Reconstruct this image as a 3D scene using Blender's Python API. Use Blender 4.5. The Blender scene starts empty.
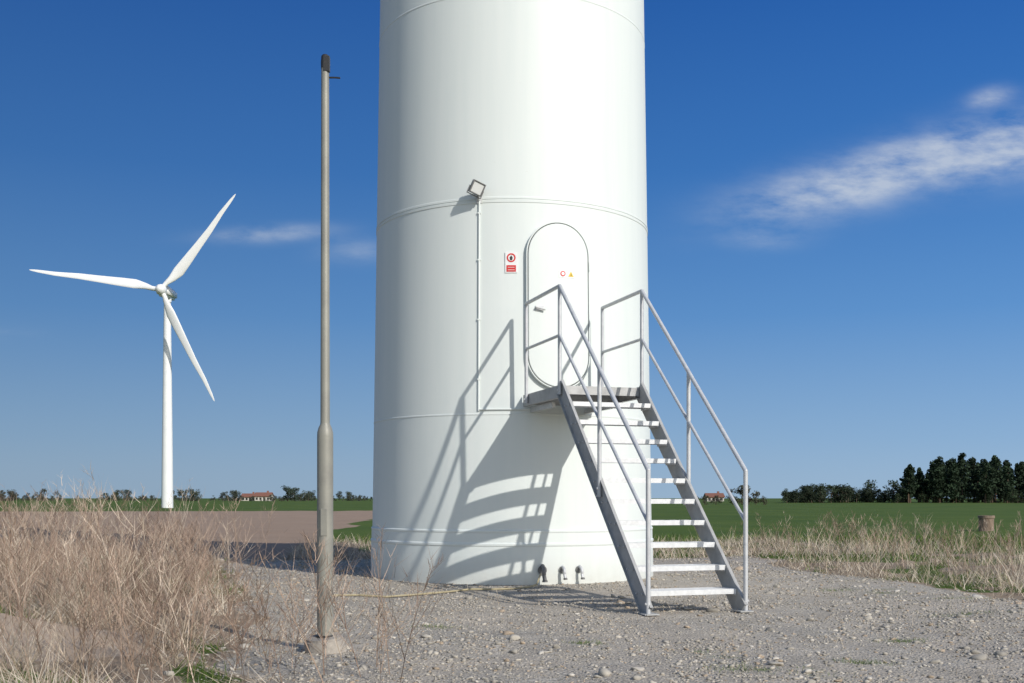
import bpy, bmesh, math, random
import numpy as np
from mathutils import Vector, Matrix
random.seed(7); rng=np.random.default_rng(11)
S=bpy.context.scene
rad=math.radians
F=1100.0; CAMH=1.01
SUN_AZ=rad(38.5); SUN_EL=rad(31)

# ------------------------------------------------------------------ helpers
def link(o): S.collection.objects.link(o); return o
def empty(name,loc=(0,0,0)):
    e=bpy.data.objects.new(name,None); e.location=loc; e.empty_display_size=.3; return link(e)
class MB:
    def __init__(s): s.v=[]; s.f=[]
    def add(s,vs,fs):
        b=len(s.v); s.v+= [tuple(v) for v in vs]; s.f+=[tuple(i+b for i in f) for f in fs]
    def box(s,c,a,b,d):
        c=Vector(c);a=Vector(a);b=Vector(b);d=Vector(d)
        vs=[c+x*a+y*b+z*d for x in(-1,1) for y in(-1,1) for z in(-1,1)]
        fs=[(0,1,3,2),(4,6,7,5),(0,4,5,1),(2,3,7,6),(0,2,6,4),(1,5,7,3)]
        if a.cross(b).dot(d)<0: fs=[f[::-1] for f in fs]
        s.add(vs,fs)
    def beam(s,p0,p1,b,d):
        p0=Vector(p0);p1=Vector(p1); s.box((p0+p1)/2,(p1-p0)/2,b,d)
    def cyl(s,p0,p1,r0,r1=None,n=12,caps=True):
        r1=r0 if r1 is None else r1
        p0=Vector(p0);p1=Vector(p1); d=(p1-p0).normalized()
        a=d.orthogonal().normalized(); b=d.cross(a)
        vs=[]
        for p,r in((p0,r0),(p1,r1)):
            for i in range(n):
                t=2*math.pi*i/n; vs.append(p+(a*math.cos(t)+b*math.sin(t))*r)
        fs=[(i,(i+1)%n,n+(i+1)%n,n+i) for i in range(n)]
        if caps: fs+=[tuple(range(n))[::-1],tuple(range(n,2*n))]
        s.add(vs,fs)
    def sph(s,c,r,n=10,m=6,sc=(1,1,1)):
        vs=[];c=Vector(c)
        for j in range(m+1):
            ph=math.pi*j/m
            for i in range(n):
                t=2*math.pi*i/n
                vs.append(c+Vector((math.sin(ph)*math.cos(t)*sc[0],math.sin(ph)*math.sin(t)*sc[1],math.cos(ph)*sc[2]))*r)
        fs=[(j*n+i,(j+1)*n+i,(j+1)*n+(i+1)%n,j*n+(i+1)%n) for j in range(m) for i in range(n)]
        s.add(vs,fs)
    def tube(s,pts,r,n=12):
        for i in range(len(pts)-1): s.cyl(pts[i],pts[i+1],r,n=n)
        for p in pts[1:-1]: s.sph(p,r*1.005,n=n,m=8)
    def obj(s,name,mat,parent=None,smooth=True,angle=35,bevel=0):
        me=bpy.data.meshes.new(name); me.from_pydata(s.v,[],s.f); me.validate(); me.update()
        if smooth:
            me.polygons.foreach_set('use_smooth',[True]*len(me.polygons))
            me.set_sharp_from_angle(angle=rad(angle))
        o=link(bpy.data.objects.new(name,me))
        if mat: me.materials.append(mat)
        if bevel:
            m=o.modifiers.new('b','BEVEL'); m.width=bevel; m.segments=2; m.limit_method='ANGLE'
        if parent:
            o.parent=parent; o.matrix_parent_inverse=Matrix.Translation(-Vector(parent.location))
        return o
def np_obj(name,v,t,col=None,mat=None,parent=None,smooth=False):
    v=np.asarray(v,dtype=np.float32).reshape(-1,3); t=np.asarray(t,dtype=np.int32)
    k=t.shape[1]
    me=bpy.data.meshes.new(name); me.vertices.add(len(v)); me.vertices.foreach_set('co',v.ravel())
    me.loops.add(t.size); me.loops.foreach_set('vertex_index',t.ravel())
    me.polygons.add(len(t)); me.polygons.foreach_set('loop_start',np.arange(0,t.size,k,dtype=np.int32))
    if smooth: me.polygons.foreach_set('use_smooth',np.ones(len(t),dtype=bool))
    me.update(calc_edges=True)
    if col is not None:
        a=me.attributes.new('Col','FLOAT_COLOR','POINT')
        c=np.ones((len(v),4),dtype=np.float32); c[:,:3]=col; a.data.foreach_set('color',c.ravel())
    o=link(bpy.data.objects.new(name,me))
    if mat: me.materials.append(mat)
    if parent: o.parent=parent
    return o
def _h(i,j,s):
    n=(i*374761393+j*668265263+s*69069)&0xffffffff
    n=((n^(n>>13))*1274126177)&0xffffffff
    return ((n^(n>>16))&0xffff)/65535.0
def vn(x,y,s=0):
    x=np.asarray(x,dtype=float);y=np.asarray(y,dtype=float)
    i=np.floor(x).astype(np.int64);j=np.floor(y).astype(np.int64);fx=x-i;fy=y-j
    fx=fx*fx*(3-2*fx);fy=fy*fy*(3-2*fy)
    return (_h(i,j,s)*(1-fx)+_h(i+1,j,s)*fx)*(1-fy)+(_h(i,j+1,s)*(1-fx)+_h(i+1,j+1,s)*fx)*fy
def fbm(x,y,s=0,o=4):
    a=0;w=.5;t=0
    for k in range(o): a=a+w*vn(x*2**k,y*2**k,s+k*17); t+=w; w*=.5
    return a/t
def sstep(a,b,x): t=np.clip((x-a)/(b-a),0,1); return t*t*(3-2*t)

# ------------------------------------------------------------------ materials
class NT:
    def __init__(s,tree): s.t=tree; s.N=tree.nodes; s.L=tree.links
    def n(s,typ,**k):
        x=s.N.new(typ)
        for a,b in k.items(): setattr(x,a,b)
        return x
    def set(s,sock,v):
        if isinstance(v,bpy.types.NodeSocket): s.L.new(v,sock)
        else: sock.default_value=v
    def m(s,op,a,b=0.0,c=0.0,clamp=False):
        x=s.n('ShaderNodeMath',operation=op,use_clamp=clamp)
        s.set(x.inputs[0],a); s.set(x.inputs[1],b); s.set(x.inputs[2],c); return x.outputs[0]
    def noise(s,vec,scale,detail=4,rough=.55,out=0):
        x=s.n('ShaderNodeTexNoise'); s.set(x.inputs['Vector'],vec); x.inputs['Scale'].default_value=scale
        x.inputs['Detail'].default_value=detail; x.inputs['Roughness'].default_value=rough; return x.outputs[out]
    def ramp(s,f,stops):
        x=s.n('ShaderNodeValToRGB'); s.set(x.inputs[0],f); e=x.color_ramp.elements
        while len(e)<len(stops): e.new(.5)
        for q,(p,c) in zip(e,stops): q.position=p; q.color=(*c,1)
        return x.outputs[0]
    def mix(s,f,a,b,mode='MIX'):
        x=s.n('ShaderNodeMix',data_type='RGBA',blend_type=mode)
        s.set(x.inputs[0],f)
        for sock,v in((x.inputs[6],a),(x.inputs[7],b)):
            s.set(sock,v if isinstance(v,bpy.types.NodeSocket) else (*v,1))
        return x.outputs[2]
def newmat(name):
    m=bpy.data.materials.new(name); m.use_nodes=True; t=NT(m.node_tree)
    return m,t,m.node_tree.nodes['Principled BSDF']
def simple(name,c1,c2=None,rough=.5,metal=0,scale=6,bump=0,bscale=40):
    m,t,b=newmat(name); tc=t.n('ShaderNodeTexCoord').outputs['Object']
    c2=c2 or tuple(x*.85 for x in c1)
    f=t.noise(tc,scale,6)
    t.set(b.inputs['Base Color'],t.ramp(f,[(.3,c2),(.7,c1)]))
    b.inputs['Roughness'].default_value=rough; b.inputs['Metallic'].default_value=metal
    if bump:
        bp=t.n('ShaderNodeBump'); bp.inputs['Strength'].default_value=bump; bp.inputs['Distance'].default_value=.01
        t.set(bp.inputs['Height'],t.noise(tc,bscale,5)); t.set(b.inputs['Normal'],bp.outputs[0])
    return m
def attrmat(name,trans=.25,rough=.75):
    m,t,b=newmat(name)
    a=t.n('ShaderNodeAttribute',attribute_name='Col').outputs['Color']
    t.set(b.inputs['Base Color'],a); b.inputs['Roughness'].default_value=rough
    b.inputs['Specular IOR Level'].default_value=.2
    if trans>0:
        tr=t.n('ShaderNodeBsdfTranslucent'); t.set(tr.inputs[0],a)
        mx=t.n('ShaderNodeMixShader'); mx.inputs[0].default_value=trans
        t.L.new(b.outputs[0],mx.inputs[1]); t.L.new(tr.outputs[0],mx.inputs[2])
        t.L.new(mx.outputs[0],t.N['Material Output'].inputs[0])
    return m

def tower_paint():
    m,t,b=newmat('tower_paint'); tc=t.n('ShaderNodeTexCoord').outputs['Object']
    mp=t.n('ShaderNodeMapping'); t.set(mp.inputs[0],tc); mp.inputs['Scale'].default_value=(5,5,.3)
    streak=t.noise(mp.outputs[0],1.5,6,.6)
    big=t.noise(tc,.7,3)
    c=t.ramp(streak,[(.25,(.66,.71,.695)),(.6,(.70,.74,.722))])
    c=t.mix(t.m('MULTIPLY',big,.25),c,(.66,.70,.695))
    z=t.n('ShaderNodeSeparateXYZ'); t.set(z.inputs[0],tc)
    dirt=t.m('MULTIPLY',t.m('SUBTRACT',1.0,t.m('DIVIDE',z.outputs[2],.35),clamp=True),t.noise(tc,7,6,.7),clamp=True)
    c=t.mix(t.m('MULTIPLY',dirt,.6),c,(.42,.38,.32))
    spk=t.m('GREATER_THAN',t.noise(tc,28,2),.74)
    c=t.mix(t.m('MULTIPLY',spk,.12),c,(.5,.48,.42))
    t.set(b.inputs['Base Color'],c); b.inputs['Roughness'].default_value=.52; b.inputs['Specular IOR Level'].default_value=.35
    bp=t.n('ShaderNodeBump'); bp.inputs['Strength'].default_value=.05; bp.inputs['Distance'].default_value=.02
    t.set(bp.inputs['Height'],t.noise(tc,2.2,3)); t.set(b.inputs['Normal'],bp.outputs[0])
    return m
M_tower=tower_paint()
M_galv=simple('galvanised_steel',(.60,.61,.62),(.48,.49,.51),.45,.2,14,.1,60)
M_galvd=simple('weathered_steel',(.46,.46,.455),(.33,.33,.325),.55,.1,9,.15,50)
M_grate=simple('grating_steel',(.54,.52,.49),(.40,.385,.36),.5,.2,20)
M_tread=simple('tread_steel',(.72,.73,.74),(.58,.59,.60),.5,.15,25)
M_black=simple('black_plastic',(.03,.03,.032),(.02,.02,.02),.5)
M_white=simple('white_plate',(.8,.8,.8),(.76,.76,.76),.4)
M_red=simple('red_print',(.65,.03,.02),(.55,.02,.02),.4)
M_yel=simple('yellow_print',(.8,.55,.03),(.75,.5,.03),.4)
M_pole=simple('pole_paint',(.29,.285,.245),(.225,.22,.195),.5,.1,5,.1,70)
M_conc=simple('concrete',(.42,.38,.33),(.26,.235,.21),.9,0,9,.6,40)
M_rust=simple('rusty_concrete',(.27,.2,.15),(.16,.12,.09),.9,0,6,.6,30)
M_hose=simple('hose_plastic',(.42,.36,.22),(.3,.26,.17),.6)
M_glass=simple('lamp_glass',(.7,.7,.68),(.6,.62,.62),.15)
M_turb=simple('turbine_white',(.80,.81,.81),(.75,.76,.77),.4,0,.6)

# ------------------------------------------------------------------ ground
XLy=np.array([-5,4,6,7.8,13,18,30]);XLx=np.array([-.5,-.95,-1.35,-2.0,-3.2,-4.6,-7.5])
XRy=np.array([-5,4,8,10.9,17.5,30]);XRx=np.array([9,7,6.2,5.1,4.0,2.5])
def pad(x,y):
    d=np.minimum(np.minimum(x-np.interp(y,XLy,XLx),np.interp(y,XRy,XRx)-x),18.8-y)
    return d+(fbm(x*.9,y*.9,3)-.5)*1.3
def hgt(x,y):
    r=np.hypot(x,y-14.65)
    w=sstep(1.9,4.5,r)
    h=(fbm(x*.35,y*.35,5)-.5)*.14*w+(fbm(x*2.2,y*2.2,9)-.5)*.045*sstep(1.8,2.2,r)
    h=h+.22*np.exp(-((x+3.6)/1.1)**2-((y-6.9)/1.3)**2)*(.6+.8*fbm(x*1.7,y*1.7,21))
    h=h+.10*sstep(0,-2.5,pad(x,y))*(fbm(x*.8,y*.8,31)-.3)*sstep(30,18,y)*2
    far=sstep(30,120,np.hypot(x,y))
    h=h+far*((fbm(x*.006,y*.006,12)-.62)*1.1)
    return h
n=420;k=9.0
tt=np.linspace(-1,1,n); g=3500*np.sinh(k*tt)/math.sinh(k)
X,Y=np.meshgrid(g,g+9.5); X=X.ravel();Y=Y.ravel()
Z=hgt(X,Y)
idx=np.arange(n*n).reshape(n,n)
q=np.stack([idx[:-1,:-1],idx[:-1,1:],idx[1:,1:],idx[1:,:-1]],-1).reshape(-1,4)
m,t,b=newmat('ground_cover')
pos=t.n('ShaderNodeNewGeometry').outputs['Position']
def at(nm): return t.n('ShaderNodeAttribute',attribute_name=nm).outputs['Fac']
edge=t.m('SUBTRACT',t.noise(pos,3.5,6,.7),.5)
def mask(nm,amp=.9):
    v=t.m('ADD',at(nm),t.m('MULTIPLY',edge,amp))
    x=t.n('ShaderNodeMapRange',interpolation_type='SMOOTHSTEP'); t.set(x.inputs[0],v)
    x.inputs[1].default_value=.38; x.inputs[2].default_value=.62; return x.outputs[0]
vo=t.n('ShaderNodeTexVoronoi'); t.set(vo.inputs['Vector'],pos); vo.inputs['Scale'].default_value=50
sv=t.n('ShaderNodeSeparateColor'); t.set(sv.inputs[0],vo.outputs['Color'])
gcol=t.ramp(sv.outputs[0],[(0,(.24,.22,.185)),(.35,(.39,.355,.30)),(.75,(.48,.44,.38)),(1,(.58,.54,.48))])
vo2=t.n('ShaderNodeTexVoronoi'); t.set(vo2.inputs['Vector'],pos); vo2.inputs['Scale'].default_value=115
sv2=t.n('ShaderNodeSeparateColor'); t.set(sv2.inputs[0],vo2.outputs['Color'])
gcol2=t.ramp(sv2.outputs[0],[(0,(.28,.25,.21)),(1,(.52,.475,.41))])
gcol=t.mix(t.m('GREATER_THAN',t.noise(pos,6,4),.5),gcol,gcol2)
gcol=t.mix(t.ramp(t.noise(pos,.7,5),[(.4,(0,0,0)),(.62,(.6,.6,.6))]),gcol,(.48,.42,.345))
gcol=t.mix(t.ramp(t.noise(pos,1.9,6,.7),[(.48,(0,0,0)),(.68,(.5,.5,.5))]),gcol,(.24,.215,.18))
straw=t.ramp(t.noise(pos,9,8,.75),[(.3,(.17,.125,.085)),(.55,(.33,.26,.19)),(.75,(.46,.38,.29))])
straw=t.mix(t.ramp(t.noise(pos,1.1,5,.6),[(.45,(0,0,0)),(.6,(.8,.8,.8))]),straw,(.27,.205,.15))
gm=t.ramp(t.noise(pos,.12,5,.65),[(.3,(.055,.105,.018)),(.7,(.115,.165,.03))])
gm=t.mix(t.m('MULTIPLY',t.noise(pos,5,6,.7),.5),gm,(.06,.085,.02))
mpf=t.n('ShaderNodeMapping'); t.set(mpf.inputs[0],pos); mpf.inputs['Rotation'].default_value=(0,0,rad(12)); mpf.inputs['Scale'].default_value=(.12,2.2,1)
bw=t.mix(t.noise(pos,.5,7,.7),(.31,.215,.15),(.46,.35,.26))
bw=t.mix(t.m('MULTIPLY',t.noise(mpf.outputs[0],1.0,4),.6),bw,(.25,.175,.125))
sl=t.mix(t.noise(pos,3,7,.7),(.35,.265,.195),(.52,.42,.33))
c=straw
c=t.mix(mask('brown',.3),c,bw)
c=t.mix(mask('green',.5),c,gm)
c=t.mix(mask('soil'),c,sl)
pg=mask('gravel',.8)
c=t.mix(pg,c,gcol)
t.set(b.inputs['Base Color'],c); b.inputs['Roughness'].default_value=.95; b.inputs['Specular IOR Level'].default_value=.15
bp=t.n('ShaderNodeBump'); bp.inputs['Strength'].default_value=.85; bp.inputs['Distance'].default_value=.012
hh=t.m('MULTIPLY',t.m('SUBTRACT',1.0,vo.outputs['Distance']),pg)
hh=t.m('ADD',hh,t.m('MULTIPLY',t.noise(pos,25,6,.7),1.2))
t.set(bp.inputs['Height'],hh); t.set(b.inputs['Normal'],bp.outputs[0])
ground=np_obj('ground',np.stack([X,Y,Z],-1),q,mat=m,smooth=True)
P=pad(X,Y)
def setattr_(nm,v):
    a=ground.data.attributes.new(nm,'FLOAT','POINT'); a.data.foreach_set('value',np.asarray(v,dtype=np.float32))
def soilf(x,y):
    a=np.exp(-((x+3.1)/1.0)**2-((y-6.9)/1.1)**2)*1.15
    return sstep(.40,.8,a+(fbm(x*1.3,y*1.3,77)-.5)*.9)
def brownf(x,y):
    return sstep(16.5,19,y+(fbm(x*.5,y*.5,44)-.5)*3)*sstep(108,100,y)*sstep(0,-1.0,x+2.0+.085*y+(fbm(x*.2,y*.2,43)-.5)*2)
PATCHES=((1.35,6.5,.30,.14),(2.85,8.0,.16,.09),(4.9,13.6,.5,.4),(3.6,12.2,.2,.15),(2.2,6.9,.14,.07),(.5,7.6,.12,.07),(3.9,9.6,.3,.15),(-.6,8.6,.15,.1),(4.5,11.0,.35,.2))
def greenf(x,y):
    right=sstep(3.0,5.5,x-np.interp(y,XRy,XRx)+(fbm(x*.4,y*.4,41)-.5)*2)*sstep(-4,2,x-2)
    back=sstep(21,25,y+(fbm(x*.3,y*.3,42)-.5)*3)
    patch=sstep(.50,.60,fbm(x*.75,y*.75,50))*sstep(.1,-.3,pad(x,y))
    gp=sstep(.72,.80,fbm(x*1.1,y*1.1,51))*sstep(0,.3,pad(x,y))*.7
    for cx,cy,rx,ry in PATCHES:
        gp=np.maximum(gp,.9*np.exp(-((x-cx)/rx)**2-((y-cy)/ry)**2)*(.55+.9*fbm(x*6,y*6,71)))
    return np.clip(np.maximum(np.maximum(np.maximum(right,back),patch),gp)*(1-brownf(x,y)),0,1)
gr=greenf(X,Y); grg=np.where(P>0.2,gr*.6,0)
setattr_('green',gr)
setattr_('gravel',sstep(-.35,.35,P)*(1-grg))
setattr_('brown',brownf(X,Y))
setattr_('soil',soilf(X,Y))

# ------------------------------------------------------------------ stones
def ico(s):
    bm=bmesh.new(); bmesh.ops.create_icosphere(bm,subdivisions=s,radius=1); bm.verts.ensure_lookup_table()
    r=(np.array([v.co[:] for v in bm.verts]),np.array([[v.index for v in f.verts] for f in bm.faces])); bm.free(); return r
IV,IT=ico(1); IV2,IT2=ico(2)
def chunk(V):
    P_=V.copy()
    for _ in range(7):
        nrm=rng.normal(0,1,3); nrm/=np.linalg.norm(nrm); d=rng.uniform(.45,.8)
        e=np.maximum(P_@nrm-d,0); P_=P_-e[:,None]*nrm
    return P_*1.25
def stones(name,x,y,size,V,T,mat,flat=.6,sink=.2,ang=False):
    N=len(x)
    var=np.array([chunk(V) if ang else V*(1+rng.uniform(-.3,.3,(len(V),1))) for _ in range(18)]); B=var[rng.integers(0,18,N)]
    sc=size[:,None]*rng.uniform(.65,1.3,(N,3)); sc[:,2]*=flat
    B=B*sc[:,None,:]
    a=rng.uniform(0,6.283,N); ti=rng.normal(0,.3,N)
    ct,st=np.cos(ti)[:,None],np.sin(ti)[:,None]
    yy=B[...,1]*ct-B[...,2]*st; zz=B[...,1]*st+B[...,2]*ct; xx=B[...,0]
    ca,sa=np.cos(a)[:,None],np.sin(a)[:,None]
    out=np.stack([xx*ca-yy*sa+x[:,None],xx*sa+yy*ca+y[:,None],zz+(hgt(x,y)+size*flat*(1-2*sink)*.8)[:,None]],-1)
    tris=(T[None]+(np.arange(N)*len(V))[:,None,None]).reshape(-1,3)
    g_=rng.choice([0,1,2,3],N,p=[.50,.30,.08,.12])
    base=np.array([(.43,.395,.34),(.33,.305,.265),(.53,.49,.43),(.40,.32,.24)])[g_]*rng.uniform(.75,1.12,(N,1))
    return np_obj(name,out.reshape(-1,3),tris,np.repeat(base,len(V),0),mat)
M_st=attrmat('stone_surface',0,.9)
def fan(N,y0,y1,u0,u1,p=1.0):
    r=rng.uniform(0,1,N); y=(y0**p+(y1**p-y0**p)*r)**(1/p); u=rng.uniform(u0,u1,N); return u*y,y
x,y=fan(90000,4.8,19,-.52,.60,1.0)
k_=(pad(x,y)>-.1+rng.normal(0,.25,len(x)))&(np.hypot(x,y-14.65)>1.9)&(fbm(x*1.6,y*1.6,88)+rng.normal(0,.12,len(x))>.42)
x,y=x[k_],y[k_]
stones('gravel',x,y,np.clip(rng.lognormal(math.log(.0065),.45,len(x)),.003,.022)*(.8+y/25),IV,IT,M_st,.5,.22)
x,y=fan(1500,4.8,19,-.5,.6,1.2); k_=(pad(x,y)>-.6)&(np.hypot(x,y-14.65)>2.0); x,y=x[k_],y[k_]
stones('gravel.001',x,y,np.clip(rng.lognormal(math.log(.016),.50,len(x)),.009,.055),IV2,IT2,M_st,.5,.3,True)

# ------------------------------------------------------------------ grass / weeds
M_blade=attrmat('dry_grass_blade',.0,.8)
M_gblade=attrmat('green_grass_blade',.25,.6)
def blades(root,h,az,lean,bend,w,col,segs=3):
    N=len(h); V=np.zeros((N,2*segs+1,3)); p=root.copy()
    wa=rng.uniform(0,6.283,N); wd=np.stack([np.cos(wa),np.sin(wa),np.zeros(N)],-1)
    d=np.stack([np.cos(az),np.sin(az)],-1)
    for s in range(segs+1):
        ww=(w*(1-.75*s/segs))[:,None]*.5
        if s<segs: V[:,2*s]=p-wd*ww; V[:,2*s+1]=p+wd*ww
        else: V[:,2*s]=p
        th=lean+bend*(s+.5)/segs; st=h/segs
        p=p+np.concatenate([d*(np.sin(th)*st)[:,None],(np.cos(th)*st)[:,None]],1)
    T=[]
    for s in range(segs-1):
        a=2*s; T+=[[a,a+1,a+3],[a,a+3,a+2]]
    a=2*(segs-1); T.append([a,a+1,a+2]); T=np.array(T)
    tris=(T[None]+(np.arange(N)*(2*segs+1))[:,None,None]).reshape(-1,3)
    return V.reshape(-1,3),tris,np.repeat(col,2*segs+1,0)
def join(parts):
    V=[];T=[];C=[];o=0
    for v,t_,c_ in parts: V.append(v);T.append(t_+o);C.append(c_);o+=len(v)
    return np.concatenate(V),np.concatenate(T),np.concatenate(C)
STRAW=np.array([(.52,.44,.34),(.44,.36,.27),(.62,.55,.45),(.32,.245,.18),(.43,.38,.32)])
GREEN=np.array([(.10,.17,.03),(.14,.21,.045),(.08,.13,.025),(.18,.22,.07)])
def pick(P_,N,j=.2): return P_[rng.integers(0,len(P_),N)]*rng.uniform(1-j,1+j,(N,1))
def roots(x,y): return np.stack([x,y,hgt(x,y)-.01],-1)
parts=[]
x,y=fan(110000,4.6,19.5,-.80,-.02,1.0)
clump=fbm(x*1.1,y*1.1,60)
k_=(pad(x,y)<-.05+rng.normal(0,.25,len(x)))&(rng.uniform(0,1,len(x))>soilf(x,y)*.96)&(rng.uniform(0,1,len(x))<.08+.85*sstep(.44,.64,clump))&(brownf(x,y)<.5)
x,y,clump=x[k_],y[k_],clump[k_]; N=len(x)
az=rng.normal(0,1.0,N)+fbm(x*.5,y*.5,61)*9
parts.append(blades(roots(x,y),rng.uniform(.08,.34,N)*(.5+clump),az,rng.uniform(.8,1.52,N),rng.uniform(-.1,.4,N),rng.uniform(.003,.006,N)*(.8+y/18),pick(STRAW,N)))
# tussocks: blades radiating from shared crowns
tx,ty=fan(330,5.2,16.5,-.78,-.10,1.1); k_=(pad(tx,ty)<-.35)&(soilf(tx,ty)<.5)&(brownf(tx,ty)<.3)&(fbm(tx*.8,ty*.8,62)>.42); tx,ty=tx[k_],ty[k_]
nb_=38; N=len(tx)*nb_; bx_=np.repeat(tx,nb_)+rng.normal(0,.05,N); by_=np.repeat(ty,nb_)+rng.normal(0,.05,N); th_=np.repeat(rng.uniform(.3,.62,len(tx)),nb_); tcol=np.repeat(pick(STRAW,len(tx),.1),nb_,0)*rng.uniform(.8,1.2,(N,1)); laz=np.repeat(rng.uniform(0,6.28,len(tx)),nb_)+rng.normal(0,1.3,N)
parts.append(blades(roots(bx_,by_),th_*rng.uniform(.5,1.05,N),laz,rng.uniform(.05,.75,N),rng.uniform(.2,1.2,N),rng.uniform(.003,.005,N)*(.8+by_/16),tcol,4))
x,y=fan(60000,9,26,.16,.80,1.0)
dr=x-np.interp(y,XRy,XRx)
k_=(pad(x,y)<.0)&(dr<4.2+rng.normal(0,.8,len(x)))&(y<23)&(rng.uniform(0,1,len(x))<.12+.85*sstep(.40,.62,fbm(x*.9,y*.9,63))); x,y=x[k_],y[k_]; N=len(x)
parts.append(blades(roots(x,y),rng.uniform(.08,.32,N),rng.uniform(0,6.28,N),rng.uniform(.3,1.35,N),rng.uniform(0,.6,N),rng.uniform(.004,.006,N)*(.8+y/18),pick(STRAW,N)))
x,y=fan(9000,10,24,.16,.80,1.0); dr=x-np.interp(y,XRy,XRx)
k_=(pad(x,y)<-.5)&(dr<4)&(y<21)&(rng.uniform(0,1,len(x))<sstep(.42,.62,fbm(x*.9,y*.9,64))); x,y=x[k_],y[k_]; N=len(x)
parts.append(blades(roots(x,y),rng.uniform(.25,.65,N),rng.uniform(0,6.28,N),rng.uniform(0,.5,N),rng.uniform(.1,.7,N),rng.uniform(.003,.005,N)*(.8+y/18),pick(STRAW,N),4))
x,y=fan(9000,18.5,23,-.25,.25,1.0); k_=brownf(x,y)<.4; x,y=x[k_],y[k_]; N=len(x)
parts.append(blades(roots(x,y),rng.uniform(.08,.3,N),rng.uniform(0,6.28,N),rng.uniform(.2,1.1,N),rng.uniform(0,.7,N),np.full(N,.009),pick(STRAW,N)))
x,y=fan(6000,5,18,-.4,.6,1.0); k_=(pad(x,y)>0)&(fbm(x*1.4,y*1.4,66)>.58)&(np.hypot(x,y-14.65)>2.1); x,y=x[k_],y[k_]; N=len(x)
parts.append(blades(roots(x,y),rng.uniform(.04,.16,N),rng.uniform(0,6.28,N),rng.uniform(.2,1.3,N),rng.uniform(0,.7,N),np.full(N,.003),pick(STRAW,N)))
v,t_,c_=join(parts); np_obj('dry_grass',v,t_,c_,M_blade)
parts=[]
x,y=fan(80000,4.8,28,-.8,.80,1.0); gf=greenf(x,y)
onpad=pad(x,y)>0
k_=(gf>.35+rng.uniform(0,.4,len(x)))&(np.hypot(x,y-14.65)>2.0)&((~onpad)|(rng.uniform(0,1,len(x))<.7)); x,y,onpad=x[k_],y[k_],onpad[k_]; N=len(x)
parts.append(blades(roots(x,y),np.where(onpad,rng.uniform(.012,.045,N),rng.uniform(.05,.15,N)),rng.uniform(0,6.28,N),rng.uniform(0,.8,N),rng.uniform(.1,.7,N),np.where(onpad,.004,.007)*(.7+y/16),pick(GREEN,N)))
for cx,cy,rx,ry in PATCHES:
    N=260; x=cx+rng.normal(0,rx*.6,N); y=cy+rng.normal(0,ry*.6,N)
    parts.append(blades(roots(x,y),rng.uniform(.012,.05,N),rng.uniform(0,6.28,N),rng.uniform(.1,1,N),rng.uniform(.1,.7,N),np.full(N,.004),pick(GREEN,N)))
v,t_,c_=join(parts); np_obj('green_grass',v,t_,c_,M_gblade)

TW=np.array([(.31,.225,.17),(.40,.30,.235),(.235,.165,.125),(.52,.43,.34)])
def weeds(name,pts,hs,nb=14,wmul=1.0):
    parts=[]; N=len(pts); x,y=pts[:,0],pts[:,1]
    az=rng.uniform(0,6.28,N); ln=rng.uniform(0,.4,N); bd=rng.uniform(-.1,.35,N); col=pick(TW,N)
    r0=roots(x,y); w=.0068*wmul*(.75+y/30)
    parts.append(blades(r0,hs,az,ln,bd,w,col,5))
    f=rng.uniform(.12,.95,(N,nb)); th=ln[:,None]+bd[:,None]*f*.5
    d=np.stack([np.cos(az),np.sin(az)],-1)
    L=hs[:,None]*f
    br=r0[:,None,:]+np.stack([d[:,None,0]*np.sin(th)*L,d[:,None,1]*np.sin(th)*L,np.cos(th)*L],-1)
    br=br.reshape(-1,3); M_=N*nb
    bh=(hs[:,None]*(1.05-f)*rng.uniform(.3,.8,(N,nb))).ravel()+.04
    baz=rng.uniform(0,6.28,M_); bl=rng.uniform(.4,1.1,M_)
    bcol=np.repeat(col,nb,0)*rng.uniform(.85,1.15,(M_,1)); bw_=np.repeat(w,nb)*.65
    parts.append(blades(br,bh,baz,bl,-rng.uniform(.2,.6,M_),bw_,bcol,3))
    kk=3; g_=np.repeat(np.arange(M_),kk); ff=rng.uniform(.35,.9,len(g_)); LL=bh[g_]*ff; tl=bl[g_]-.15
    r2=br[g_]+np.stack([np.cos(baz[g_])*np.sin(tl)*LL,np.sin(baz[g_])*np.sin(tl)*LL,np.cos(tl)*LL],-1)
    parts.append(blades(r2,bh[g_]*.4+.015,baz[g_]+rng.choice([-1,1],len(g_))*rng.uniform(.4,1.3,len(g_)),rng.uniform(.3,1.1,len(g_)),np.zeros(len(g_)),bw_[g_]*.75,bcol[g_],2))
    v,t_,c_=join(parts); return np_obj(name,v,t_,c_,M_blade)
x,y=fan(800,5.6,17,-.60,-.13,1.0); k_=(pad(x,y)<-.4)&(rng.uniform(0,1,len(x))>soilf(x,y)*.8)&(fbm(x*.7,y*.7,91)>.44); x,y=x[k_],y[k_]
weeds('dead_weeds',np.stack([x,y],-1),rng.uniform(.25,.65,len(x))*rng.choice([1,1,1,1.5],len(x)))
pp=np.array([(-1.05,6.15),(-1.0,6.0),(-.85,6.2),(-1.2,6.05),(-.72,6.0),(-1.3,6.5),(-1.55,6.3),(-1.75,6.7),(-1.6,7.0),(-1.9,7.4),(-2.1,7.9),(-1.4,5.8),(-1.8,6.1),(-2.0,6.5),(-.95,5.7),(-1.15,5.6),(-1.5,5.9),(-1.62,6.55),(-.8,6.5),(-1.35,6.2),(-.62,6.1),(-.7,6.3),(-.9,5.9),(-1.7,5.9),(-2.2,6.2),(-2.3,5.9),(-2.5,6.3),(-1.25,5.75),(-1.1,6.35),(-1.95,6.95)])
weeds('dead_weeds.001',pp,rng.uniform(.4,.85,len(pp)),16,1.1)
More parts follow.
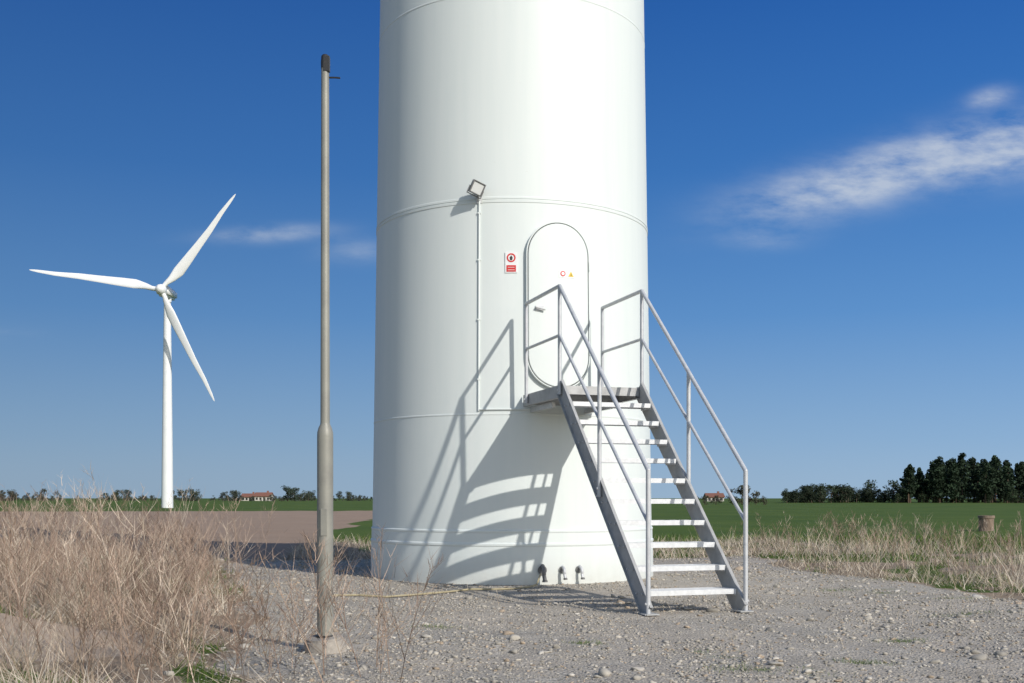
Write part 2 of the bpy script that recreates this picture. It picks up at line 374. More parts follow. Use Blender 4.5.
pp=np.stack([rng.uniform(-8.5,-3.4,46),rng.uniform(10,16,46)],-1)
weeds('dead_weeds.002',pp,rng.uniform(.8,1.4,len(pp)),16,1.0)
x,y=fan(220,13,22,.2,.6,1.0); dr=x-np.interp(y,XRy,XRx); k_=(dr>.6)&(dr<4.5); x,y=x[k_],y[k_]
weeds('dead_weeds.003',np.stack([x,y],-1),rng.uniform(.3,.75,len(x)),10)
x,y=fan(70,6.8,12,-.46,-.22,1.0); k_=(pad(x,y)<-.5); x,y=x[k_],y[k_]
weeds('dead_weeds.004',np.stack([x,y],-1),rng.uniform(.6,1.1,len(x)),18,1.1)

# ------------------------------------------------------------------ tower
C0=Vector((0,14.65,0)); DAZ=rad(17.5)
def RZ(z): return 1.853-.0145*z
def MP(a,z,p,az=DAZ):
    an=a/1.82+az; r=RZ(z)+p; return C0+Vector((math.sin(an)*r,-math.cos(an)*r,z))
tower=empty('wind_turbine_tower',C0)
def bead(z,h=.018,p=.005): return [(z-h,0),(z-h*.4,p),(z+h*.4,p),(z+h,0)]
prof=[(-.3,.014),(.44,.014),(.455,.022),(.475,.022),(.49,.010),(.60,.010),(.612,.016),(.628,.016),(.64,0)]
for z in(1.99,): prof+=bead(z,.014,.004)
prof+=[(4.465,0),(4.47,.006),(4.497,.007),(4.50,.001),(4.508,.001),(4.511,.007),(4.535,.006),(4.54,0)]
for z in(6.95,9.4,11.9,14.4,16.9,19.4,22,24.5,27,29.5,32,34.5,37): prof+=bead(z,.014,.004)
prof.append((38.5,0)); prof=sorted(prof)
seg=256; mb=MB(); vs=[]; fs=[]
for z,p in prof:
    for i in range(seg):
        an=2*math.pi*i/seg; r=RZ(z)+p; vs.append((C0.x+math.sin(an)*r,C0.y-math.cos(an)*r,z))
for j in range(len(prof)-1):
    for i in range(seg): fs.append((j*seg+i,j*seg+(i+1)%seg,(j+1)*seg+(i+1)%seg,(j+1)*seg+i))
fs.append(tuple(range((len(prof)-1)*seg,len(prof)*seg)))
mb.add(vs,fs); mb.obj('tower_shell',M_tower,tower,angle=25)
HW=.375; ZB,ZT=2.30,4.235
def stad(off,n=24):
    r=HW+off; pts=[]
    for i in range(n+1): t_=math.pi*i/n; pts.append((r*math.cos(t_),ZT-HW+r*math.sin(t_)))
    for i in range(1,8): pts.append((-r,ZT-HW+(ZB+HW-ZT+HW)*i/8))
    for i in range(n+1): t_=math.pi+math.pi*i/n; pts.append((r*math.cos(t_),ZB+HW+r*math.sin(t_)))
    for i in range(1,8): pts.append((r,ZB+HW+(ZT-HW-ZB-HW)*i/8))
    return pts
def loft(mb,rings):
    nn=len(rings[0]); vs=[v for r in rings for v in r]
    fs=[(j*nn+i,j*nn+(i+1)%nn,(j+1)*nn+(i+1)%nn,(j+1)*nn+i) for j in range(len(rings)-1) for i in range(nn)]
    mb.add(vs,fs)
mb=MB(); loft(mb,[[MP(a,z,p) for a,z in stad(o_)] for o_,p in((.020,-.01),(.020,.045),(.014,.051),(.003,.051),(.003,.02))])
mb.obj('door_frame',M_tower,tower)
mb=MB(); loft(mb,[[MP(a,z,p) for a,z in stad(o_)] for o_,p in((.0025,.03),(-.010,.03))]); mb.obj('door_gasket',M_black,tower)
mb=MB(); rings=[[MP(a,z,p) for a,z in stad(o_)] for o_,p in((-.007,.02),(-.007,.046),(-.013,.052),(-.05,.052))]
zc=(ZB+ZT)/2
for s_ in(.8,.6,.4,.2,.02): rings.append([MP(a*s_,zc+(z-zc)*s_,.052) for a,z in stad(-.05)])
loft(mb,rings); mb.obj('door_panel',M_tower,tower)
mb=MB()
for z in(2.75,3.75): mb.cyl(MP(HW+.005,z-.05,.06),MP(HW+.005,z+.05,.06),.009)
mb.obj('door_hinges',M_tower,tower)
mb=MB(); mb.box(MP(-.24,3.22,.057),(.05,.012,0),(0,0,.028),(.002,-.006,0))
mb.obj('door_lock_plate',M_galv,tower,bevel=.003)
mb=MB(); mb.tube([MP(-.285,3.225,.057),MP(-.285,3.225,.088),MP(-.18,3.20,.088)],.008)
mb.obj('door_handle',M_galvd,tower)
def patch(mb,a0,a1,z0,z1,p,az=DAZ,n=6):
    vs=[MP(a0+(a1-a0)*i/n,z,p,az) for i in range(n+1) for z in(z0,z1)]
    mb.add(vs,[(2*i,2*i+2,2*i+3,2*i+1) for i in range(n)])
def poly(mb,pts,p,az): mb.add([MP(a,z,p,az) for a,z in pts],[tuple(range(len(pts)))])
A0=rad(-.3)
sign=empty('warning_sign',MP(0,3.76,0,A0))
mb=MB(); mb.box(MP(0,3.76,.006,A0),(.07,0,0),(0,0,.12),(0,-.004,0)); mb.obj('sign_plate',M_white,sign)
def front(pts,p,az):
    o=MP(0,3.76,.0,A0); return [Vector((o.x+a,o.y-p,z)) for a,z in pts]
mb=MB(); ring=[]
for R_ in(.052,.036):
    ring.append([(R_*math.cos(q_*math.pi/16),3.815+R_*math.sin(q_*math.pi/16)) for q_ in range(32)])
vs=front(ring[0],.013,0)+front(ring[1],.013,0)
mb.add(vs,[(i,(i+1)%32,32+(i+1)%32,32+i) for i in range(32)])
mb.add(front([(-.055,3.652),(.055,3.652),(.055,3.728),(-.055,3.728)],.013,0),[(0,1,2,3)])
mb.obj('red_print',M_red,sign,smooth=False)
mb=MB()
mb.add(front([(-.012,3.787),(.012,3.787),(.018,3.82),(.0,3.842),(-.018,3.82)],.013,0),[(0,1,2,3,4)])
mb.obj('black_figure',M_black,sign,smooth=False)
mb=MB()
for zz in(3.670,3.70): mb.add(front([(-.04,zz),(.04,zz),(.04,zz+.005),(-.04,zz+.005)],.016,0),[(0,1,2,3)])
mb.obj('white_text',M_white,sign,smooth=False)
ds=empty('door_label',MP(.09,3.64,.05))
mb=MB(); patch(mb,-.01,.19,3.595,3.685,.055); mb.obj('label_plate',M_white,ds)
mb=MB(); poly(mb,[(.105,3.61),(.175,3.61),(.14,3.672)],.0585,DAZ); mb.obj('label_triangle',M_yel,ds,smooth=False)
mb=MB(); poly(mb,[(.133,3.62),(.147,3.62),(.142,3.655)],.0605,DAZ); mb.obj('label_bolt',M_black,ds,smooth=False)
mb=MB(); poly(mb,[(.04+.032*math.cos(i*math.pi/10),3.64+.032*math.sin(i*math.pi/10)) for i in range(20)],.0585,DAZ); mb.obj('label_disc',M_red,ds,smooth=False)
mb=MB(); poly(mb,[(.04+.019*math.cos(i*math.pi/10),3.64+.019*math.sin(i*math.pi/10)) for i in range(20)],.0605,DAZ); mb.obj('label_disc_centre',M_white,ds,smooth=False)
CA=rad(-12.3)
mb=MB()
zs=np.linspace(2.03,4.5,8)
for a_,b_ in zip(zs[:-1],zs[1:]): mb.cyl(MP(0,a_,.010,CA),MP(0,b_,.010,CA),.011,n=8)
aa=np.linspace(0,.66,12)
for a_,b_ in zip(aa[:-1],aa[1:]): mb.cyl(MP(a_,2.045,.010,CA),MP(b_,2.045,.010,CA),.011,n=8)
mb.obj('cable_conduit',M_tower,tower)
mb=MB()
for z in(2.4,3.1,3.8,4.35): mb.box(MP(0,z,.008,CA),(.02,0,0),(0,0,.008),(0,.012,0))
mb.obj('conduit_clips',M_tower,tower)
fl=empty('floodlight',MP(0,4.6,.1,CA))
mb=MB(); mb.tube([MP(0,4.5,.0,CA),MP(0,4.5,.07,CA),MP(0,4.55,.10,CA)],.012)
mb.box(MP(0,4.5,.006,CA),(.035,0,0),(0,0,.035),(0,.006,0)); mb.obj('bracket',M_galv,fl)
Rm=Matrix.Rotation(rad(22),3,'Y')@Matrix.Rotation(rad(20),3,'Z')@Matrix.Rotation(rad(8),3,'X')
c_=MP(0,4.61,.13,CA); ax,ay,az_=[Rm@Vector(v) for v in((1,0,0),(0,1,0),(0,0,1))]
mb=MB(); mb.box(c_,ax*.078,ay*.03,az_*.072)
for s in(-1,1):
    mb.box(c_-ay*.036+ax*.072*s,ax*.007,ay*.010,az_*.074); mb.box(c_-ay*.036+az_*.068*s,ax*.064,ay*.010,az_*.006)
for i in range(-3,4): mb.box(c_+ay*.040+ax*.020*i,ax*.003,ay*.012,az_*.055)
M_fl=simple('floodlight_housing',(.22,.22,.22),(.16,.16,.16),.5,.3)
mb.obj('housing',M_fl,fl,bevel=.004)
mb=MB(); mb.box(c_-ay*.033,ax*.062,ay*.003,az_*.060); mb.obj('lens',M_glass,fl)
mb=MB(); mb.tube([c_-ax*.088,c_-ax*.088-az_*.09,c_+ax*.088-az_*.09,c_+ax*.088],.006,8); mb.obj('yoke',M_fl,fl)
for i,(px,sc) in enumerate(((542,1.2),(562,.9),(579,.9))):
    az0=math.asin((px-512)/F*12.9/1.87)
    e=empty('cable_gland_pipe',MP(0,.22,0,az0))
    mb=MB(); pts=[MP(0,.16,-.03,az0)]
    for k_ in range(9):
        th=math.pi*k_/8*.62; pts.append(MP(0,.16+.05*sc*math.cos(th),.04+.07*sc*math.sin(th),az0)-Vector((0,0,.02*k_/8)))
    pts.append(pts[-1]+Vector((.01,-.01,-.05*sc)))
    mb.tube(pts,.020*sc,10); mb.obj('pipe',M_fl if i==0 else M_galv,e)
    mb=MB(); mb.cyl(MP(0,.17,.01,az0),MP(0,.17,.035,az0),.045*sc,n=16); mb.cyl(pts[-1],pts[-1]+Vector((0,0,-.02)),.027*sc,n=12); mb.obj('collar',M_fl,e)
mb=MB(); hp=[(.33,12.62,.14),(.28,12.45,.03)]
raw=[(.2,12.35),(.0,12.1),(-.2,11.95),(-.45,11.9),(-.7,11.7),(-1.0,11.45),(-1.3,11.35),(-1.6,11.4),(-2.0,11.2)]
for x_,y_ in raw: hp.append((x_,y_,float(hgt(np.array(x_),np.array(y_)))+.018))
mb.tube(hp,.011,8); mb.obj('ground_hose',M_hose)

# ------------------------------------------------------------------ staircase
U=Vector((math.sin(DAZ),-math.cos(DAZ),0)); V_=Vector((math.cos(DAZ),math.sin(DAZ),0)); W_=Vector((0,0,1))
def SP(t_,w,z): return C0+U*t_+V_*(w+.018)+W_*z
st=empty('metal_staircase',SP(3.09,0,0))
ZP=2.20; TF,TE=3.10,5.32
mbT=MB(); mbG=MB(); rise=.2; run=(TE-TF)/11
HS=.444
for i in range(1,11):
    z=ZP-rise*i; tc=TF+run*(i)-.02
    w=HS-.014
    mbT.beam(SP(tc+.115,-w,z-.022),SP(tc+.115,w,z-.022),U*.004,W_*.022)
    mbT.beam(SP(tc+.098,-w,z-.003),SP(tc+.098,w,z-.003),U*.018,W_*.004)
    mbT.beam(SP(tc-.115,-w,z-.02),SP(tc-.115,w,z-.02),U*.003,W_*.02)
    for j in range(8): 
        tj=tc-.092+j*.0225
        mbT.beam(SP(tj,-w,z-.016),SP(tj,w,z-.016),U*.0045,W_*.015)
    for j in range(13): 
        wj=-.40+.0667*j; mbT.beam(SP(tc-.11,wj,z-.006),SP(tc+.08,wj,z-.006),V_*.003,W_*.004)
    for sgn in(-1,1): mbT.beam(SP(tc-.118,sgn*(w+.003),z-.028),SP(tc+.118,sgn*(w+.003),z-.028),V_*.003,W_*.03)
mbT.obj('treads',M_tread,st,smooth=False)
T0=1.87
for j in range(38):
    tj=T0+.03+j*(TF-.05-T0)/38; mbG.beam(SP(tj,-HS+.011,ZP-.016),SP(tj,HS-.011,ZP-.016),U*.0025,W_*.015)
for j in range(24):
    wj=-.42+j*.84/23; mbG.beam(SP(T0+.03,wj,ZP-.012),SP(TF-.02,wj,ZP-.012),V_*.0025,W_*.008)
mbG.obj('platform_grating',M_grate,st,smooth=False)
mbS=MB()
for sgn in(-1,1):
    mbS.beam(SP(1.80,sgn*HS,ZP-.06),SP(TF+.02,sgn*HS,ZP-.06),V_*.004,W_*.065)
    mbS.beam(SP(1.80,sgn*(HS-.022),ZP-.122),SP(TF+.0,sgn*(HS-.022),ZP-.122),V_*.018,W_*.003)
    p0=SP(TF-.03,sgn*HS,ZP-.02); p1=SP(TE-.03,sgn*HS,0.0); d=(p1-p0).normalized(); nrm=d.cross(V_).normalized()
    if nrm.z<0: nrm=-nrm
    mbS.beam(p0,p1,V_*.004,nrm*.10)
    mbS.beam(p0+V_*sgn*.014+nrm*.098,p1+V_*sgn*.014+nrm*.098,V_*.012,nrm*.003)
    mbS.beam(p0+V_*sgn*.014-nrm*.098,p1+V_*sgn*.014-nrm*.098,V_*.012,nrm*.003)
    mbS.box(SP(TE-.03,sgn*(HS+.004),.012),V_*.06,U*.09,W_*.005)
mbS.beam(SP(TF-.01,-HS+.006,ZP-.05),SP(TF-.01,HS-.006,ZP-.05),U*.004,W_*.045)
mbS.beam(SP(T0+.01,-HS+.006,ZP-.06),SP(T0+.01,HS-.006,ZP-.06),U*.004,W_*.05)
mbS.beam(SP(2.5,-HS+.006,ZP-.075),SP(2.5,HS-.006,ZP-.075),U*.02,W_*.035)
mbS.obj('stringers_and_frame',M_galvd,st,smooth=False)
mbB=MB()
for sgn in(-1,1):
    mbB.beam(SP(1.80,sgn*.34,ZP-.16),SP(2.55,sgn*.34,ZP-.16),V_*.02,W_*.03)
for i in range(1,11):
    z=ZP-rise*i; tc=TF+run*i-.02
    for sgn in(-1,1):
        for dd in(-.06,.06): mbB.cyl(SP(tc+dd,sgn*(HS+.002),z-.03),SP(tc+dd,sgn*(HS+.016),z-.03),.010,n=6)
mbB.obj('support_brackets_and_bolts',M_galv,st,smooth=False)
mbR=MB(); r=.0205
for sgn in(-1,1):
    w=sgn*(HS+.026)
    mbR.tube([SP(1.98,w,3.24),SP(TF,w,3.24),SP(TE,w,1.25)],r,14)
    mbR.tube([SP(1.98,w,2.72),SP(TF,w,2.72),SP(TE,w,.80)],r*.8,12)
    mbR.cyl(SP(1.98,w,ZP-.1),SP(1.98,w,3.24),r,n=14); mbR.sph(SP(1.98,w,3.24),r,14,8)
    mbR.cyl(SP(TF,w,ZP-.1),SP(TF,w,3.24),r,n=14)
    tm=(TF+TE)/2
    mbR.cyl(SP(tm,w,1.02),SP(tm,w,2.245),r,n=14)
    mbR.cyl(SP(TE,w,-.05),SP(TE,w,1.25),r,n=14); mbR.sph(SP(TE,w,1.25),r,14,8)
    mbR.box(SP(TE,w,.012),V_*.05,U*.05,W_*.004)
    for t_,z in((1.98,ZP-.06),(TF,ZP-.06),(tm,1.1),(tm,1.03),(TE,.1)):
        mbR.cyl(SP(t_,w,z),SP(t_,w+sgn*.03,z),.011,n=6)
mbR.obj('handrails',M_galv,st)

# ------------------------------------------------------------------ pole
PX,PY=-1.24,7.3; gz=float(hgt(np.array(PX),np.array(PY)))
pole=empty('steel_pole',(PX,PY,gz))
def rev(mb,c,prof,n=32):
    vs=[(c[0]+r_*math.cos(2*math.pi*i/n),c[1]+r_*math.sin(2*math.pi*i/n),z) for z,r_ in prof for i in range(n)]
    fs=[(j*n+i,j*n+(i+1)%n,(j+1)*n+(i+1)%n,(j+1)*n+i) for j in range(len(prof)-1) for i in range(n)]
    fs+=[tuple(range(n))[::-1],tuple(range((len(prof)-1)*n,len(prof)*n))]
    mb.add(vs,fs)
mb=MB(); rev(mb,(PX,PY),[(gz-.2,.053),(1.42,.053),(1.445,.052),(1.475,.044),(1.50,.032),(1.51,.031),(3.86,.026)])
mb.obj('shaft',M_pole,pole)
mb=MB(); rev(mb,(PX,PY),[(3.86,.028),(3.90,.029),(3.94,.026),(3.95,.018)],16)
mb.box((PX+.012,PY-.01,3.885),(.02,0,0),(0,.018,0),(0,0,.05))
mb.tube([(PX+.02,PY,3.80),(PX+.065,PY,3.80),(PX+.10,PY,3.797)],.006,6); mb.obj('cap',M_black,pole)
mb=MB(); mb.box((PX,PY-.0535,.85),(.022,0,0),(0,.002,0),(0,0,.09)); mb.obj('inspection_hatch',M_pole,pole,bevel=.002)
mb=MB(); rev(mb,(PX,PY),[(gz-.02,.060),(gz+.105,.060),(gz+.11,.054)],20); mb.obj('collar',M_black,pole)
bm=bmesh.new(); bmesh.ops.create_cone(bm,cap_ends=True,segments=28,radius1=.145,radius2=.135,depth=.26)
bmesh.ops.bevel(bm,geom=[e for e in bm.edges if all(v.co.z>0 for v in e.verts)],offset=.015,segments=2,affect='EDGES')
for v in bm.verts: v.co+=Vector((random.uniform(-1,1),random.uniform(-1,1),random.uniform(-1,1)))*.004
me=bpy.data.meshes.new('foot'); bm.to_mesh(me); bm.free(); me.materials.append(M_conc)
o=link(bpy.data.objects.new('concrete_foot',me)); o.parent=pole; o.location=(0.01,-.01,-.03); o.rotation_euler=(rad(5),rad(-5),0)

# ------------------------------------------------------------------ distant turbine
TX,TY=-47,150.0
wt=empty('wind_turbine',(TX,TY,0))
mb=MB(); rev(mb,(TX,TY),[(-2,.80),(0,.78),(10,.68),(20,.56),(28,.46)],40); mb.obj('mast',M_turb,wt)
hub=Vector((TX+.3,TY-3.6,28.75))
bm=bmesh.new(); bmesh.ops.create_cube(bm,size=1)
for v in bm.verts:
    v.co.x*=1.55; v.co.y*=5.2; v.co.z*=1.6
    if v.co.y>0: v.co.x*=.75; v.co.z=v.co.z*.8+.1
bmesh.ops.bevel(bm,geom=bm.edges[:],offset=.3,segments=4,affect='EDGES')
me=bpy.data.meshes.new('nacelle'); bm.to_mesh(me); bm.free(); me.materials.append(M_turb)
for p_ in me.polygons: p_.use_smooth=True
o=link(bpy.data.objects.new('nacelle',me)); o.parent=wt; o.location=(.15,-.3,28.85)
mb=MB(); mb.cyl((TX,TY,27.7),(TX,TY,28.2),.55,n=24); mb.obj('yaw_ring',M_turb,wt)
mb=MB(); mb.sph(hub,.72,24,14,(1,1.35,1)); mb.obj('spinner',M_turb,wt)
for bi,(ang,LF) in enumerate(((51.2,.925),(171.8,1.0),(-64,.955))):
    a=rad(ang); e1=Vector((math.cos(a),0,math.sin(a))); e2=Vector((-math.sin(a),0,math.cos(a))); e3=Vector((0,-1,0))
    mb=MB(); rings=[]
    for rr,ch,th,tw in((.3,.62,.62,0),(1.2,.62,.6,10),(2.2,.95,.45,18),(3.6,1.42,.32,17),(5.5,1.25,.24,12),(8,1.0,.17,8),(11,.78,.12,4),(14,.55,.08,2),(16.3,.36,.05,0),(17.1,.2,.03,0),(17.4,.05,.015,0)):
        rr*=LF; tw=rad(tw+6); cd=e2*math.cos(tw)+e3*math.sin(tw); td=-e2*math.sin(tw)+e3*math.cos(tw)
        off=-.22*ch if ch>.7 else 0
        pre=e3*(.0025*rr*rr)
        rings.append([hub+e1*rr+pre+cd*(off+ch*.5*math.cos(q_*math.pi/8))+td*th*.5*math.sin(q_*math.pi/8) for q_ in range(16)])
    loft(mb,rings); mb.obj('blade_%d'%(bi+1),M_turb,wt,angle=60)

# ------------------------------------------------------------------ concrete ring in the field
bx,by=14.1,32.7; bz=float(hgt(np.array(bx),np.array(by)))
wr=empty('concrete_well_ring',(bx,by,bz))
mb=MB(); nn=28
rings=[[(bx+r_*math.cos(2*math.pi*i/nn),by+r_*math.sin(2*math.pi*i/nn),bz+z) for i in range(nn)] for z,r_ in((-.1,.215),(.38,.21),(.385,.235),(.46,.235),(.465,.225),(.465,.17),(-.05,.165))]
loft(mb,rings); mb.obj('ring',M_rust,wr)

# ------------------------------------------------------------------ trees
M_leaf=attrmat('foliage',0,.8)
def foliage(parts,c,R3,nc,size,col):
    d=rng.normal(0,1,(nc,3)); d/=np.linalg.norm(d,axis=1)[:,None]; r_=rng.uniform(.2,1,nc)**.5
    p=np.array(c)+d*r_[:,None]*np.array(R3)
    a=rng.normal(0,1,(nc,3)); a/=np.linalg.norm(a,axis=1)[:,None]; b_=np.cross(a,rng.normal(0,1,(nc,3))); b_/=np.linalg.norm(b_,axis=1)[:,None]
    s_=size*rng.uniform(.5,1.3,(nc,1))
    v=np.stack([p+a*s_,p-a*s_*.6+b_*s_*.8,p-a*s_*.5-b_*s_*.8],1).reshape(-1,3)
    cc=np.repeat(np.array(col)*rng.uniform(.65,1.35,(nc,1)),3,0)
    parts.append((v,np.arange(nc*3).reshape(-1,3),cc))
def cone_np(p0,p1,r0,r1,col,n=6):
    mb=MB(); mb.cyl(p0,p1,r0,r1,n=n,caps=False); v=np.array(mb.v); f=np.array(mb.f)
    t_=np.concatenate([f[:,[0,1,2]],f[:,[0,2,3]]]); return v,t_,np.tile(np.array(col),(len(v),1))
def tree(parts,x,y,H,kind,base=(.045,.07,.03)):
    z0=float(hgt(np.array(x),np.array(y)))-.2
    base=np.array(base)*random.uniform(.8,1.25)
    if kind=='pine':
        parts.append(cone_np((x,y,z0),(x+random.uniform(-.3,.3),y,z0+H*.93),.22,.05,(.10,.07,.05)))
        nl=random.randint(12,16); lo=random.uniform(.10,.34); top=random.uniform(.55,.85)
        for i in range(nl):
            f=lo+(1-lo)*(i+.5)/nl; rr=H*.20*(1.02-((f-lo)/(1-lo))**1.8*top)*random.uniform(.75,1.2)
            a=random.uniform(0,6.28); ox,oy=math.cos(a)*rr*.45,math.sin(a)*rr*.45
            q_=(x+ox,y+oy,z0+H*f)
            parts.append(cone_np((x,y,z0+H*f*.95),q_,.07,.02,(.09,.065,.05),4))
            foliage(parts,q_,(rr*.85,rr*.85,H*.065),80,.34,base*random.uniform(.7,1.3))
    else:
        parts.append(cone_np((x,y,z0),(x,y,z0+H*.5),H*.03,H*.015,(.1,.08,.06)))
        for i in range(random.randint(8,12)):
            a=random.uniform(0,6.28); rr=H*random.uniform(.05,.38); f=random.uniform(.15,.88)
            rr*=(1.15-f*.6); q_=(x+math.cos(a)*rr,y+math.sin(a)*rr,z0+H*f)
            parts.append(cone_np((x,y,z0+H*f*.5),q_,H*.012,H*.004,(.1,.08,.06),4))
            s_=H*random.uniform(.1,.19); foliage(parts,q_,(s_*1.3,s_*1.3,s_),60,H*.04,base*random.uniform(.7,1.4))
def xi(px,y): return (px-512)/F*y
parts=[]
for i in range(125):
    y=random.uniform(250,290); px=random.uniform(905,1250)
    hh_=random.uniform(8.0,11.8)
    if px<930: hh_*=.82
    tree(parts,xi(px,y),y,hh_,'pine',(.022,.038,.020))
for i in range(90):
    y=random.uniform(248,262); px=random.uniform(896,1250); tree(parts,xi(px,y),y,random.uniform(2,4),'b',(.03,.045,.022))
v,t_,c_=join(parts); np_obj('pine_forest',v,t_,c_,M_leaf)
parts=[]
for i in range(60):
    y=random.uniform(255,275); px=random.uniform(785,872); tree(parts,xi(px,y),y,random.uniform(3.6,5.4)*(1-.3*abs(px-828)/44),'b',(.03,.043,.025))
for i in range(30):
    y=random.uniform(260,275); px=random.uniform(862,908); tree(parts,xi(px,y),y,random.uniform(2.2,3.8),'b',(.035,.048,.027))
for i in range(4): tree(parts,xi(random.uniform(866,908),265),265,random.uniform(5,6.5),'b',(.03,.043,.025))
for px,h in((733,3.2),(742,4.4),(749,3.8),(756,2.8),(716,2.4),(705,2.2),(697,2.0),(764,2.0)): tree(parts,xi(px,200),200,h,'b',(.06,.06,.04))
v,t_,c_=join(parts); np_obj('tree_line',v,t_,c_,M_leaf)
parts=[]  # far rows: haze put into the foliage colour, paler and slightly bluer
for a0,a1,h0,h1,n_,c__ in((98,128,2.5,4.4,8,(.05,.06,.04)),(172,240,2.2,4.6,13,(.05,.06,.045)),(283,300,4,5.5,4,(.04,.055,.04)),(300,352,2.2,3.8,12,(.05,.06,.04)),(-150,60,2,4.5,30,(.065,.065,.05)),(128,172,1.4,2.2,8,(.07,.075,.055)),(240,285,1.2,2.4,12,(.07,.075,.055)),(352,400,1.6,2.6,8,(.05,.06,.045))):
    for i in range(n_):
        y=random.uniform(330,380); tree(parts,xi(random.uniform(a0,a1),y),y,random.uniform(h0,h1),'b',c__)
for i in range(110):
    y=random.uniform(400,450); tree(parts,xi(random.uniform(-100,400),y),y,random.uniform(1.0,2.6),'b',(.06,.07,.05))
v,t_,c_=join(parts); np_obj('tree_line.001',v,t_,c_,M_leaf)
M_wall=simple('farm_wall',(.6,.56,.5),(.5,.47,.42),.9); M_roof=simple('tile_roof',(.25,.11,.075),(.2,.09,.06),.8,0,3)
def house(px,y,L,Wd,H):
    x=xi(px,y); z=float(hgt(np.array(x),np.array(y)))-.1; e=empty('farmhouse',(x,y,z))
    mb=MB(); mb.box((x,y,z+H/2),(L/2,0,0),(0,Wd/2,0),(0,0,H/2))
    for s in(-1,1): mb.add([(x+s*L/2,y-Wd/2,z+H),(x+s*L/2,y+Wd/2,z+H),(x+s*L/2,y,z+H*1.75)],[(0,1,2)])
    mb.obj('walls',M_wall,e,smooth=False)
    mb=MB()
    for s in(-1,1):
        a=Vector((x,y+s*Wd*.28,z+H*1.36)); sl=Vector((0,s*Wd*.29,-H*.39)); mb.box(a,(L/2+.3,0,0),sl,Vector((0,-sl.z,sl.y)).normalized()*.12*s)
    mb.box((x+L*.25,y,z+H*1.85),(.3,0,0),(0,.3,0),(0,0,.5)); mb.obj('roof',M_roof,e,smooth=False)
    mb=MB()
    for i in(0,1,3): mb.box((x-L*.36+i*L*.24,y-Wd/2-.02,z+H*.5),(.35,0,0),(0,.03,0),(0,0,.4))
    mb.box((x+L*.12,y-Wd/2-.02,z+H*.38),(.35,0,0),(0,.04,0),(0,0,H*.36)); mb.obj('windows_and_door',M_black,e,smooth=False)
house(264,390,5.5,5,1.7); house(250,395,5,5,1.5); house(714,330,5,5,1.4)

# ------------------------------------------------------------------ sky
w=bpy.data.worlds.new('World'); S.world=w; w.use_nodes=True; t=NT(w.node_tree); bg=w.node_tree.nodes['Background']
sky=t.n('ShaderNodeTexSky',sky_type='NISHITA'); sky.sun_disc=False; sky.sun_elevation=SUN_EL; sky.sun_rotation=math.pi-SUN_AZ
sky.air_density=1.0; sky.dust_density=.8; sky.ozone_density=1.5; sky.altitude=0
dv=t.n('ShaderNodeTexCoord').outputs['Generated']; sp=t.n('ShaderNodeSeparateXYZ'); t.set(sp.inputs[0],dv)
yy=t.m('MAXIMUM',sp.outputs[1],.05); u=t.m('DIVIDE',sp.outputs[0],yy); v=t.m('DIVIDE',sp.outputs[2],yy)
cv=t.n('ShaderNodeCombineXYZ'); t.set(cv.inputs[0],u); t.set(cv.inputs[1],v)
mp=t.n('ShaderNodeMapping'); t.set(mp.inputs[0],cv.outputs[0]); mp.inputs['Rotation'].default_value=(0,0,rad(-15)); mp.inputs['Scale'].default_value=(11,30,1)
nz=t.noise(mp.outputs[0],1.0,10,.62)
def cloud(u0,v0,sl,su,sv_,gain):
    du=t.m('SUBTRACT',u,u0); dvv=t.m('SUBTRACT',v,t.m('ADD',v0,t.m('MULTIPLY',du,sl)))
    e=t.m('ADD',t.m('POWER',t.m('ABSOLUTE',t.m('DIVIDE',du,su)),2.0),t.m('POWER',t.m('ABSOLUTE',t.m('DIVIDE',dvv,sv_)),2.0))
    return t.m('MULTIPLY',t.m('EXPONENT',t.m('MULTIPLY',e,-1.0)),gain)
tot=cloud(.28,.277,.20,.075,.022,1.2)
for a in((.36,.303,.2,.06,.020,1.3),(.46,.320,.15,.08,.026,1.5),(.435,.364,.2,.018,.008,.9),(-.22,.240,.05,.05,.007,.8),(-.14,.225,.0,.03,.010,.45),(.23,.235,.0,.03,.008,.4),(-.47,.15,0,.03,.006,.2)):
    tot=t.m('ADD',tot,cloud(*a))
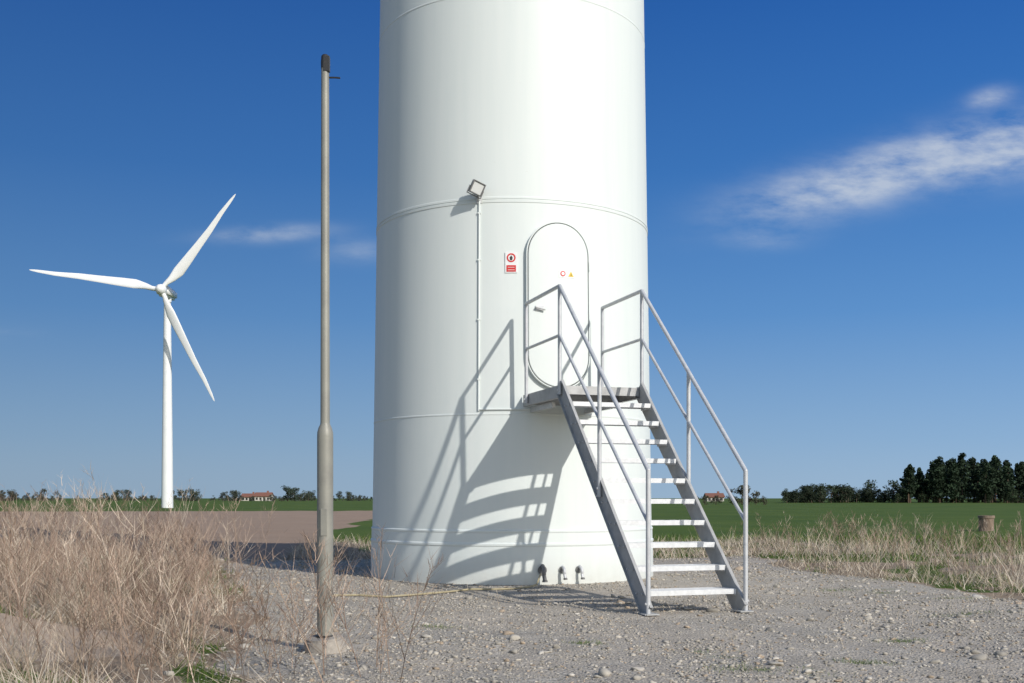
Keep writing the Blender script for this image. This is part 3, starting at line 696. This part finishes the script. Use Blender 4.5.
cl=t.m('MULTIPLY',t.m('MINIMUM',tot,1.25),t.m('MULTIPLY',t.m('SUBTRACT',nz,.31),2.9,clamp=True),clamp=True)
cl=t.m('MULTIPLY',cl,t.m('GREATER_THAN',sp.outputs[1],.06)); cl=t.m('MULTIPLY',cl,.68)
# clear spring sky: colour balance over elevation on the side away from the sun (radiance x10)
gsky=t.ramp(sp.outputs[2],[(0,(.270,.405,.565)),(.05,(.195,.345,.555)),(.16,(.078,.230,.515)),(.28,(.026,.145,.435)),(.42,(.008,.090,.355)),(1,(.03,.09,.25))])
gsky=t.mix(1.0,gsky,(10,10,10),'MULTIPLY')
gain=t.m('ADD',1.02,t.m('MULTIPLY',sp.outputs[0],.35))
vm=t.n('ShaderNodeVectorMath',operation='SCALE'); t.set(vm.inputs[0],gsky); t.set(vm.inputs['Scale'],gain)
side=t.n('ShaderNodeMapRange',interpolation_type='SMOOTHSTEP'); t.set(side.inputs[0],sp.outputs[1])
side.inputs[1].default_value=-.25; side.inputs[2].default_value=.35; side.inputs[3].default_value=.1; side.inputs[4].default_value=.93
bright=t.mix(1.0,sky.outputs[0],(1.45,1.40,1.32),'MULTIPLY')
base=t.mix(side.outputs[0],bright,vm.outputs[0])
cc=t.mix(cl,base,(6.3,6.8,7.4))
t.set(bg.inputs[0],cc); bg.inputs[1].default_value=.1
sl_=bpy.data.lights.new('sun','SUN'); sl_.energy=3.6; sl_.angle=rad(.6); sl_.color=(1,.955,.88)
so=link(bpy.data.objects.new('sun',sl_))
so.rotation_euler=Vector((-math.sin(SUN_AZ)*math.cos(SUN_EL),math.cos(SUN_AZ)*math.cos(SUN_EL),-math.sin(SUN_EL))).to_track_quat('-Z','Y').to_euler()
so.location=(20,-20,30)
S.view_settings.view_transform='Standard'; S.view_settings.look='None'; S.view_settings.exposure=0
cd=bpy.data.cameras.new('camera'); cd.sensor_width=36; cd.lens=F/1024*36; cd.shift_y=156.5/1024; cd.clip_end=9000; cd.clip_start=.1
co=link(bpy.data.objects.new('camera',cd)); co.location=(0,0,CAMH); co.rotation_euler=(rad(90),0,0); S.camera=co
